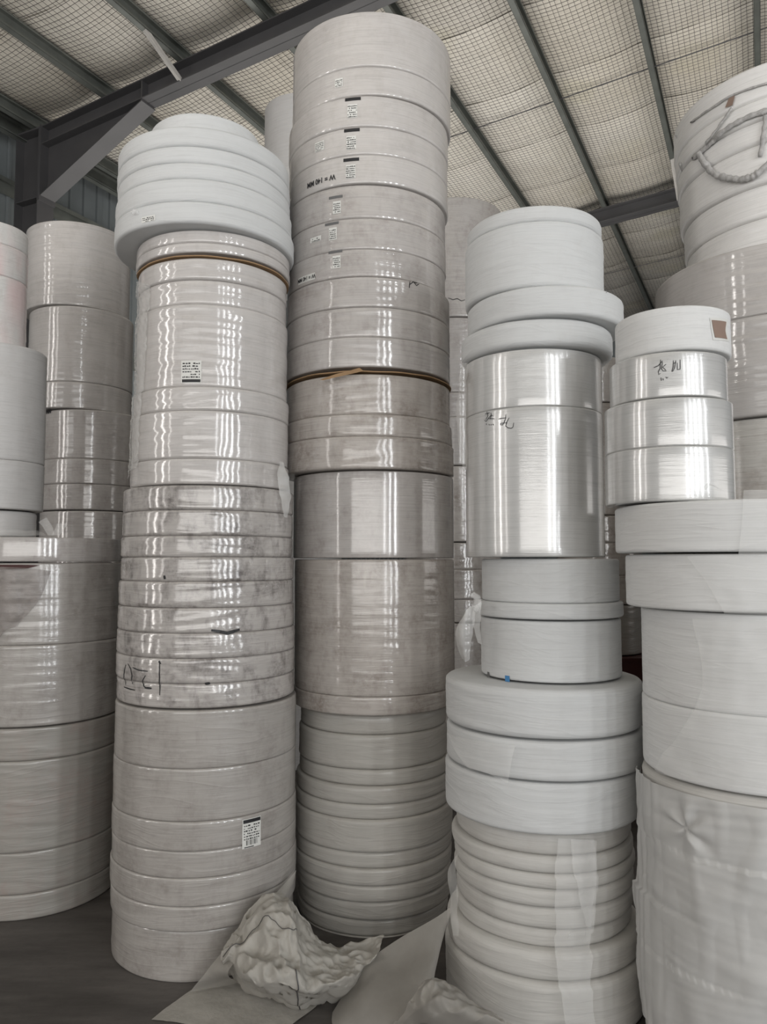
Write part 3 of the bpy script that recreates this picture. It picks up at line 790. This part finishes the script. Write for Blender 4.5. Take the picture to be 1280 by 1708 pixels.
# printed labels and stamps
patch(A[3], 318, 620, 33, 38, 'paper', 'printed_label', rects=[(.06, .04, .96, .17)] + rows(6, .24, .96, seed=4))
patch(A[5], 419, 1388, 30, 46, 'paper', 'printed_label', rects=[(.04, .86, .97, .98)] + rows(6, .30, .84, seed=9) + [(.2 + .07 * i, .1, .2 + .07 * i + (.02 if i % 3 else .04), .28) for i in range(9)] + [(.1, .02, .6, .05)])
patch(A[1], 247, 366, 22, 10, 'paper', 'printed_label', rects=rows(3, .1, .9, seed=2))
for (x, y, yb, hb) in ((589, 166, 189, 30), (587, 217, 241, 30), (586, 266, 289, 30)):
    patch(B[1], x, y, 27, 5.5, 'ink', 'printed_label_header'); patch(B[1], x - 1, yb - 3, 17, 24, 'paper', 'printed_label', rects=rows(6, .04, .98, .05, .95, seed=x))
patch(B[1], 533, 244, 17, 17, 'paper', 'printed_label', rects=rows(5, .05, .95, seed=31))
curved_text(B[1], 'W = 140 MM', 534, 301, 9.5, wscale=.86)
for (x, y, hb) in ((560, 329, 0), (553, 373, 0), (560, 420, 0)):
    patch(B[2], x, y, 24, 4.5, 'faint_ink', 'printed_label_header'); patch(B[2], x + 2, y + 17, 14, 22, 'paper', 'printed_label', rects=rows(5, .1, .9, seed=x + 3))
patch(B[2], 526, 399, 20, 9, 'paper', 'printed_label', rects=rows(2, .1, .9, seed=8))
patch(B[2], 511, 465, 31, 12, 'paper', 'stamped_label')
curved_text(B[2], 'W = 140 MM', 511, 464.5, 7.5, wscale=.8)
patch(B[0], 566, 138, 14, 16, 'paper', 'printed_label', rects=rows(4, .1, .9, seed=77))
stroke(B[3], [[(683, 476), (689, 471), (696, 473)], [(684, 470), (683, 481)], [(689, 470), (695, 477), (699, 474)]], 1.6)
curved_text(Hh[2], 'W = 160 MM', 72, 688.5, 8.0, flip=False, wscale=.8)
def cp(ls, sc, ox, oy): return [[(ox + x / sc, oy + y / sc) for x, y in l] for l in ls]
stroke(A[4], cp([[(403, 262), (402, 400), (395, 560)], [(178, 322), (225, 343), (305, 354)], [(285, 390), (262, 430), (262, 480), (285, 498), (325, 498)],
    [(138, 290), (163, 335), (172, 390), (166, 462)], [(95, 488), (140, 505), (188, 516)], [(120, 300), (104, 380), (112, 470)]], 5.12, 190, 1050), 2.0)
stroke(A[4], cp([[(398, 268), (410, 292)], [(270, 494), (328, 500)]], 5.12, 190, 1050), 3.4)
stroke(A[4], [[(273, 960), (274, 966)]], 4.0, name='tear_hole'); stroke(A[4], [[(353, 1051), (366, 1053), (379, 1056), (392, 1052), (400, 1050)]], 5, name='tear_hole')
stroke(A[4], cp([[(780, 462), (820, 455)]], 5.12, 190, 1050), 4, name='tear_hole')
stroke(Cc[3], cp([[(285, 292), (330, 285), (392, 262)], [(325, 235), (348, 340), (300, 425)], [(268, 440), (305, 472), (350, 410), (420, 325), (475, 332)], [(420, 262), (432, 330), (400, 420)], [(370, 402), (500, 405)],
    [(310, 520), (322, 548)], [(375, 530), (385, 560)], [(422, 535), (432, 560)], [(465, 530), (482, 560)],
    [(600, 415), (680, 393), (772, 385)], [(770, 300), (768, 390), (730, 500), (690, 555), (648, 552), (650, 515), (760, 500), (805, 505)], [(850, 380), (790, 500), (770, 580), (820, 620), (900, 632), (940, 610), (960, 500)]], 14.22, 790, 670), 1.25)
stroke(Dd[1], cp([[(205, 655), (150, 720), (88, 748)], [(180, 640), (172, 760), (150, 800), (155, 842), (178, 822)], [(205, 670), (192, 760), (212, 792), (258, 790)], [(252, 700), (208, 740), (250, 780)],
    [(350, 650), (346, 740), (328, 802)], [(382, 650), (366, 750), (340, 800)], [(345, 690), (385, 680)], [(400, 680), (402, 772), (440, 766), (440, 640)],
    [(185, 880), (190, 922)], [(212, 890), (216, 916)], [(250, 868), (262, 888), (278, 870)]], 8, 1080, 520), 1.3)
stroke(Ii[0], [[(748, 497), (756, 500), (763, 498), (770, 502), (776, 500)]], 1.4)
stroke(Cc[1], [[(1010, 483), (1013, 486), (1011, 489)], [(1016, 483), (1017, 489)], [(1021, 483), (1024, 490)], [(1026, 483), (1028, 489)]], 1.0, mat='faint_ink')
patch(Cc[5], 847, 1132, 8, 10, 'blue', 'blue_sticker'); patch(Cc[5], 815, 1125, 4, 9, 'faint_ink', 'grey_mark')
roll_sheet(Dd[0], 'paper_patch', [[(1187, 534), (1211, 537)], [(1190, 550), (1210, 552)], [(1193, 563), (1213, 566)]], 'tan', .002, .0004, nu=6, nv=6)
roll_sheet(Dd[0], 'patch_border', [[(1184, 530), (1214, 533)], [(1187, 550), (1213, 552)], [(1190, 567), (1216, 570)]], 'paper', .001, .0003, nu=6, nv=6)
# film flaps and drapes that belong to a wrapped roll
roll_sheet(Ff[1], 'torn_film', [[(-8, 945), (40, 947), (84, 952)], [(-8, 985), (34, 1000), (64, 1002)], [(-8, 1075), (10, 1052), (26, 1046)]], 'torn', .006, .010, 20)
roll_sheet(Ff[1], 'red_print', [[(-8, 942), (40, 942), (66, 943)], [(-8, 950), (36, 949), (50, 947)]], 'red', .004, .001, nu=10, nv=4)
roll_sheet(A[3], 'crinkled_film', [[(214, 476), (228, 470), (250, 474)], [(211, 560), (226, 555), (246, 560)], [(207, 660), (222, 655), (240, 668)], [(201, 800), (216, 790), (236, 780)]], 'film', .001, .0055, 60, 26, 150, zf=5)
roll_sheet(Cc[7], 'film_flap', [[(752, 1222), (800, 1234), (862, 1242)], [(766, 1248), (806, 1250), (858, 1262)], [(790, 1280), (815, 1285), (852, 1303)]], 'filmhaze', .006, .006, 12, outer=.012)
roll_sheet(Cc[9], 'hanging_film', [[(930, 1398), (950, 1400), (990, 1400)], [(926, 1450), (950, 1455), (994, 1460)], [(924, 1540), (950, 1545), (985, 1550)], [(930, 1640), (955, 1650), (975, 1660)], [(940, 1725), (960, 1730), (990, 1740)]], 'filmhaze', .012, .008, 7, 24, 60, outer=.02)
roll_sheet(Cc[9], 'hanging_film', [[(950, 1398), (972, 1400), (992, 1401)], [(955, 1450), (972, 1455), (990, 1460)], [(972, 1540), (977, 1545), (981, 1545)]], 'filmhaze', .022, .004, 7, 16, 40)
roll_sheet(Dd[3], 'draped_film', [[(1240, 818), (1290, 818), (1360, 822)], [(1238, 870), (1290, 872), (1360, 872)], [(1232, 925), (1290, 928), (1360, 932)]], 'filmhaze', .006, .006, 8)
roll_sheet(Dd[4], 'draped_film', [[(1150, 928), (1240, 925), (1360, 930)], [(1180, 970), (1250, 975), (1360, 980)], [(1210, 1022), (1280, 1025), (1360, 1030)]], 'filmhaze', .008, .008, 10)
roll_sheet(Dd[5], 'draped_film', [[(1160, 1032), (1240, 1034), (1380, 1036)], [(1175, 1130), (1260, 1140), (1380, 1150)], [(1150, 1210), (1250, 1230), (1380, 1240)], [(1100, 1285), (1240, 1312), (1380, 1318)]], 'filmhaze', .006, .012, 9, 50, 60)
# star pinch and long folds in the drape over the bottom pile
P = Dd[6]; thp, zp = on_roll(P, 1147, 1381); sd = 4.4
def drape_grid():
    return [[(1078, 1322), (1100, 1330), (1150, 1340), (1220, 1345), (1300, 1350), (1390, 1352)], [(1080, 1400), (1105, 1405), (1150, 1405), (1220, 1410), (1300, 1412), (1390, 1415)],
            [(1083, 1500), (1108, 1505), (1155, 1510), (1225, 1515), (1300, 1518), (1390, 1522)], [(1090, 1620), (1116, 1625), (1165, 1635), (1230, 1640), (1300, 1645), (1390, 1650)], [(1100, 1740), (1130, 1745), (1175, 1750), (1240, 1755), (1300, 1765), (1390, 1775)]]
def drape():
    g = [[on_roll(P, *p) for p in row] for row in drape_grid()]; nu, nv = 130, 110; vs = []; fs = []
    for row in g: row[0] = (row[1][0] - .55, row[1][1])      # the film runs on round the side of the pile
    for k in range(6): g[0][k] = (g[0][k][0], P.zt - P.zb - .022)
    for i in range(nu + 1):
        x = i / nu * 5; k = min(int(x), 4); f = x - k
        for j in range(nv + 1):
            y = j / nv * 4; l = min(int(y), 3); e = y - l
            th = (g[l][k][0] * (1 - f) + g[l][k + 1][0] * f) * (1 - e) + (g[l + 1][k][0] * (1 - f) + g[l + 1][k + 1][0] * f) * e
            z = (g[l][k][1] * (1 - f) + g[l][k + 1][1] * f) * (1 - e) + (g[l + 1][k][1] * (1 - f) + g[l + 1][k + 1][1] * f) * e
            dx = (th - thp) * P.r; dz = z - zp; rr = math.hypot(dx, dz); an = math.atan2(dz, dx)
            o_ = .012 + .010 * noise.noise(Vector((th * 3, z * 5, sd)))
            o_ += .008 * math.exp(-((rr - .04) / .05) ** 2) * math.sin(an * 5 + 1 + 2 * noise.noise(Vector((an, rr * 8, 1)))) - .008 * math.exp(-(rr / .02) ** 2)
            left = max(0, 1 - (i / nu) / .28)
            o_ += .009 * left * abs(math.sin(th * 22 + 1.5 * noise.noise(Vector((th * 5, z * 3, 8))))) + .012 * max(0, noise.noise(Vector((th * 5 - z * 3, z * 6 + th * 2, 3))))
            vs.append(skin(P, th, z, o_))
    for i in range(nu):
        for j in range(nv):
            q = i * (nv + 1) + j; fs.append((q, q + 1, q + nv + 2, q + nv + 1))
    mk('draped_film', vs, fs, M['filmdrape'], P.root)
M['filmdrape'] = simple_mat('white film drape', (.66, .66, .65), .5, var=.06, scale=9, bump=.2, alpha=.72, trans=.05)
drape()
# twisted film rope round the high pack
E0 = Ee[0]
roll_tube(E0, 'film_rope', [(1142, 274), (1160, 264), (1178, 250), (1196, 234), (1222, 214), (1250, 199), (1290, 186)], .015, 'rope', .012)
roll_tube(E0, 'film_rope', [(1173, 256), (1182, 272), (1191, 287), (1204, 295), (1222, 299), (1240, 301), (1257, 297), (1270, 289), (1290, 270)], .017, 'rope', .028, .8)
roll_tube(E0, 'film_rope', [(1176, 250), (1194, 230), (1212, 204), (1226, 184)], .008, 'rope', .016)
roll_tube(E0, 'film_rope', [(1136, 226), (1160, 205), (1190, 184), (1230, 160), (1290, 140)], .006, 'rope', .010)
roll_tube(E0, 'film_rope', [(1280, 196), (1276, 225), (1270, 262)], .012, 'rope', .016)
roll_sheet(E0, 'tape_patch', [[(1222, 166), (1232, 162)], [(1216, 182), (1228, 178)]], 'tan', .01, .002, nu=4, nv=4)

def thing_sheet(name, label, cat, ctrl, nu, nv, mat, amp, freq, ridge=0, zmin=.003, seed=3):
    c = Vector(ctrl[len(ctrl) // 2][len(ctrl[0]) // 2]); c.z = 0
    o = sheet(name, ctrl, nu, nv, mat, amp, freq, loc=c, ridge=ridge, zmin=zmin, seed=seed)
    tag(o, label, cat, 'loose sheets on the floor' if cat == 'sheet' else None); return o
def root_sheet(P, name, ctrl, nu, nv, mat, amp=.006, freq=12, ridge=0, zmin=None, seed=3):
    o = sheet(name, ctrl, nu, nv, mat, amp, freq, parent=P.root, loc=P.root.location, ridge=ridge, zmin=zmin, seed=seed); return o
def g3(rows_): return [[at(*p) for p in r] for r in rows_]
# knotted tail left of the slim rim band, and other free hanging ends
root_sheet(Cc[4], 'film_tail', g3([[(803, 1003, 2.86), (796, 1010, 2.84), (790, 1016, 2.84)], [(794, 1020, 2.84), (780, 1018, 2.82), (772, 1032, 2.82)], [(788, 1060, 2.85), (774, 1064, 2.80), (760, 1058, 2.82)], [(783, 1100, 2.86), (777, 1104, 2.84), (770, 1098, 2.85)]]), 30, 16, 'film', .004, 30)
root_sheet(Cc[4], 'film_tail', g3([[(803, 1003, 2.88), (796, 1008, 2.88)], [(802, 1035, 2.88), (788, 1030, 2.88)], [(803, 1075, 2.90), (797, 1072, 2.90)]]), 20, 10, 'film', .004, 30, seed=8)
m = MB(); m.tube([at(786, 996, 2.84), at(790, 992, 2.84), at(796, 997, 2.84), at(797, 1006, 2.83), at(794, 1015, 2.83), at(797, 1022, 2.84)], [.007, .012, .015, .017, .015, .006], 10)
m.v = [Vector(q) - Cc[4].root.location for q in m.v]; m.build('film_knot', M['filmhaze'], Cc[4].root, smooth=True)
thing_sheet('film_tail', 'torn end of clear film dangling between the left stack and the tallest stack', 'film', g3([[(466, 770, 3.22), (474, 772, 3.24)], [(463, 800, 3.20), (482, 800, 3.22)], [(468, 830, 3.20), (484, 832, 3.22)], [(474, 862, 3.22), (480, 864, 3.23)]]), 24, 8, 'film', .006, 30)
root_sheet(Cc[2], 'film_tail', g3([[(771, 604, 2.92), (781, 606, 2.84)], [(764, 660, 2.96), (778, 660, 2.86)], [(764, 730, 2.98), (778, 730, 2.90)], [(772, 785, 2.98), (780, 785, 2.92)]]), 30, 8, 'film', .006, 18)
root_sheet(Cc[2], 'film_tail', g3([[(1018, 600, 2.84), (1008, 604, 2.80)], [(1014, 612, 2.82), (1004, 610, 2.80)], [(1014, 622, 2.82), (1006, 617, 2.80)]]), 8, 8, 'filmhaze', .005, 40)
for (c, sdd) in (([[(80, 893), (92, 893)], [(72, 880), (86, 876)], [(64, 871), (77, 863)]], 1), ([[(86, 893), (100, 893)], [(92, 882), (108, 882)], [(95, 874), (113, 873)]], 5)):
    root_sheet(Gg[2], 'film_tail', g3([[(x, y, 3.56) for x, y in r] for r in c]), 8, 8, 'filmhaze', .003, 30, seed=sdd)
root_sheet(Gg[2], 'film_skirt', g3([[(-10, 884, 3.58), (30, 884, 3.60), (62, 885, 3.64)], [(-10, 893.5, 3.50), (30, 893.5, 3.50), (80, 893.5, 3.52)]]), 8, 30, 'filmhaze', .005, 20)
thing_sheet('film_scrap', 'small crumpled film scrap lying beside the glossy pearly pair of rolls', 'film', g3([[(1174, 813, 2.20), (1180, 806, 2.20), (1190, 810, 2.20)], [(1176, 817, 2.17), (1188, 809, 2.165), (1204, 817.5, 2.165)]]), 12, 12, 'filmhaze', .004, 50)
root_sheet(Cc[9], 'loose_film', g3([[(768, 1418, 2.72), (762, 1425, 2.74)], [(760, 1440, 2.72), (748, 1450, 2.76)], [(764, 1500, 2.70), (750, 1500, 2.74)], [(766, 1560, 2.68), (755, 1560, 2.72)]]), 30, 8, 'film', .008, 16)
# small knot on the wide pack
m = MB(); k0 = skin(A[1], *on_roll(A[1], 226, 356), .006); m.tube([k0 + Vector((-.008, 0, -.01)), k0 + Vector((0, -.004, .004)), k0 + Vector((.012, -.004, .0)), k0 + Vector((.02, 0, -.012))], [.006, .011, .010, .004], 8); m.build('film_knot', M['filmhaze'], A[1].root, smooth=True)

# cardboard interleaves
def cardboard(P, zc, r, amp, label, seed, flap=None):
    root = empty('cardboard_sheet', (P.X, P.Y, zc)); tag(root, label, 'cardboard')
    vs = []; fs = []; n = 96; t = .0025
    rings = [0.02, .4, .75, .92, 1.0]
    for side in (0, 1):
        for k in rings:
            for i in range(n):
                th = 2 * PI * i / n; rr = r * k * (1 + (.018 * noise.noise(Vector((th * 3, seed, 0))) if k > .9 else 0))
                zz = amp * noise.noise(Vector((math.cos(th) * 2.2 + seed, math.sin(th) * 2.2, 1))) * k
                vs.append((rr * math.cos(th), rr * math.sin(th), zz + (t if side else -t)))
    m = len(rings)
    for side in (0, 1):
        for k in range(m - 1):
            for i in range(n):
                a = (side * m + k) * n + i; b = (side * m + k) * n + (i + 1) % n; q = (a, b, b + n, a + n)
                fs.append(q if side else q[::-1])
    for i in range(n):
        a = (m - 1) * n + i; b = (m - 1) * n + (i + 1) % n; fs.append((a, b, b + m * n, a + m * n))
    mk('board', vs, fs, M['card'], root, smooth=False)
    if flap:
        P3 = [[Vector(at(*p)) for p in r_] for r_ in flap]
        sheet('torn_flap', P3, 10, 16, 'card', .002, 20, parent=root, loc=root.location)
cardboard(B[3], B[3].zb - .012, B[3].r + .006, .008, 'crumpled brown cardboard interleaf sticking out between two packs of the tallest stack', 3.0,
          [[(533, 634, 3.33), (560, 624, 3.30), (600, 613.5, 3.285)], [(540, 634.5, 3.322), (566, 628, 3.295), (607, 619, 3.282)]])
cardboard(A[2], A[2].zb - .007, A[2].r - .004, .004, 'thin brown cardboard disc under the pair of thin wrapped rolls', 9.0)

# dark red box behind the gap
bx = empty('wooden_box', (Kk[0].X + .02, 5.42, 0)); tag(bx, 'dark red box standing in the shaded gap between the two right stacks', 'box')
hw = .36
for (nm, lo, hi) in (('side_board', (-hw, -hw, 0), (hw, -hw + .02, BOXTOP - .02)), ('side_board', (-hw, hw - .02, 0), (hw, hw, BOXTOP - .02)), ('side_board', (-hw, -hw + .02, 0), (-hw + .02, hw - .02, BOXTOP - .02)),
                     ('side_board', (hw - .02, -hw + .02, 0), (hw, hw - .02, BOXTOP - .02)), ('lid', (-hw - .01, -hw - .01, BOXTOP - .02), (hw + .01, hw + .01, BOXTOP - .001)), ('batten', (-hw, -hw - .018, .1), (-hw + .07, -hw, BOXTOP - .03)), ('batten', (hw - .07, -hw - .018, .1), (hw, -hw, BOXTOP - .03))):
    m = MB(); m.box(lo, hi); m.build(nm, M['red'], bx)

# ------------------------------------------------------------------ loose sheets on the floor
def fl_(px, py, z=.004): return on_floor(px, py, z)
thing_sheet('nonwoven_sheet', 'flat thin white sheet lying on the floor in front of the crumpled bag', 'sheet',
    [[fl_(318, 1652), fl_(410, 1628), fl_(500, 1618), fl_(570, 1640)], [fl_(285, 1675), fl_(390, 1668), fl_(480, 1665), fl_(530, 1676)], [fl_(252, 1700), fl_(360, 1715), fl_(440, 1725), fl_(488, 1708)]], 40, 60, 'cloth', .006, 7, seed=2)
thing_sheet('film_strip', 'long thin see-through strip hanging from between two stacks down to the floor', 'sheet',
    [[at(494, 1452, 3.25), at(489, 1475, 3.22)], [at(452, 1500, 3.12), at(450, 1535, 3.02)], [at(395, 1560, 2.98), at(402, 1590, 2.90)], [at(352, 1612, 2.92), at(380, 1625, 2.85)], [fl_(318, 1655), fl_(400, 1640)]], 60, 14, 'thincloth', .006, 9, seed=5)
thing_sheet('nonwoven_sheet', 'wide pale sheet sloping from between the middle and right stacks down to the floor', 'sheet',
    [[at(752, 1512, 2.95), at(748, 1532, 2.93), at(742, 1548, 2.92), at(736, 1560, 2.92)], [at(700, 1545, 2.93), at(712, 1575, 2.86), at(724, 1600, 2.80), at(728, 1618, 2.78)], [at(640, 1582, 2.92), at(665, 1615, 2.84), at(690, 1650, 2.72), at(716, 1665, 2.68)],
     [at(592, 1625, 2.88), at(612, 1660, 2.76), at(640, 1690, 2.68), at(680, 1700, 2.62)], [fl_(556, 1690), fl_(560, 1715), fl_(600, 1730), fl_(660, 1740)]], 60, 40, 'thincloth', .008, 7, seed=11)
thing_sheet('nonwoven_sheet', 'crumpled peaked sheet on the floor at the bottom edge before the pearly roll stack', 'sheet',
    [[fl_(640, 1735), fl_(690, 1748), fl_(800, 1760), fl_(880, 1760)], [at(682, 1672, 2.52), at(722, 1690, 2.42), at(780, 1700, 2.40), at(860, 1718, 2.44)], [at(700, 1645, 2.54), at(724, 1634, 2.50), at(770, 1660, 2.50), at(820, 1690, 2.48)], [at(712, 1650, 2.60), at(735, 1645, 2.58), at(775, 1668, 2.56), at(840, 1705, 2.52)]], 50, 60, 'thincloth', .012, 9, ridge=.010, seed=17)
bag = thing_sheet('crumpled_bag', 'crumpled white woven bag slumped against the two middle stacks on the floor', 'bag',
    [[at(372, 1588, 2.95), at(392, 1556, 3.00), at(420, 1518, 3.04), at(450, 1494, 3.06), at(480, 1497, 3.06), at(508, 1530, 3.05), at(540, 1572, 3.04), at(600, 1572, 3.03), at(640, 1560, 3.04)],
     [at(368, 1600, 2.91), at(394, 1575, 2.92), at(422, 1545, 2.92), at(452, 1525, 2.90), at(485, 1535, 2.88), at(506, 1565, 2.90), at(545, 1590, 2.92), at(592, 1595, 2.92), at(632, 1580, 2.95)],
     [at(372, 1612, 2.88), at(394, 1590, 2.87), at(425, 1590, 2.82), at(455, 1588, 2.80), at(490, 1600, 2.78), at(515, 1612, 2.80), at(555, 1620, 2.84), at(590, 1615, 2.86), at(622, 1600, 2.9)],
     [fl_(380, 1628), at(405, 1630, 2.79), at(430, 1640, 2.74), at(460, 1640, 2.71), at(495, 1645, 2.69), at(520, 1650, 2.72), at(555, 1645, 2.76), at(588, 1635, 2.80), fl_(612, 1630)],
     [fl_(392, 1640), fl_(415, 1655), fl_(440, 1668), fl_(468, 1678), fl_(497, 1683), fl_(525, 1678), fl_(558, 1672), fl_(585, 1660), fl_(605, 1640)]], 70, 110, 'cloth', .016, 9, ridge=.014, seed=23)

def seam(o, nu, nv, pts, r=.0022):
    """stitched seam that follows the bag's own surface"""
    me = o.data; P3 = []
    for (u, v) in pts:
        i, j = int(round(u * nu)), int(round(v * nv)); P3.append(me.vertices[i * (nv + 1) + j].co + Vector((0, -.004, .003)))
    m = MB(); m.tube(P3, r, 6); m.build('stitched_seam', M['steel'], o, smooth=True)
seam(bag, 70, 110, [(.62 + .38 * t / 14, .50) for t in range(15)])
seam(bag, 70, 110, [(.30 + .05 * math.sin(t / 3), .03 + .55 * t / 30) for t in range(31)], .0012)
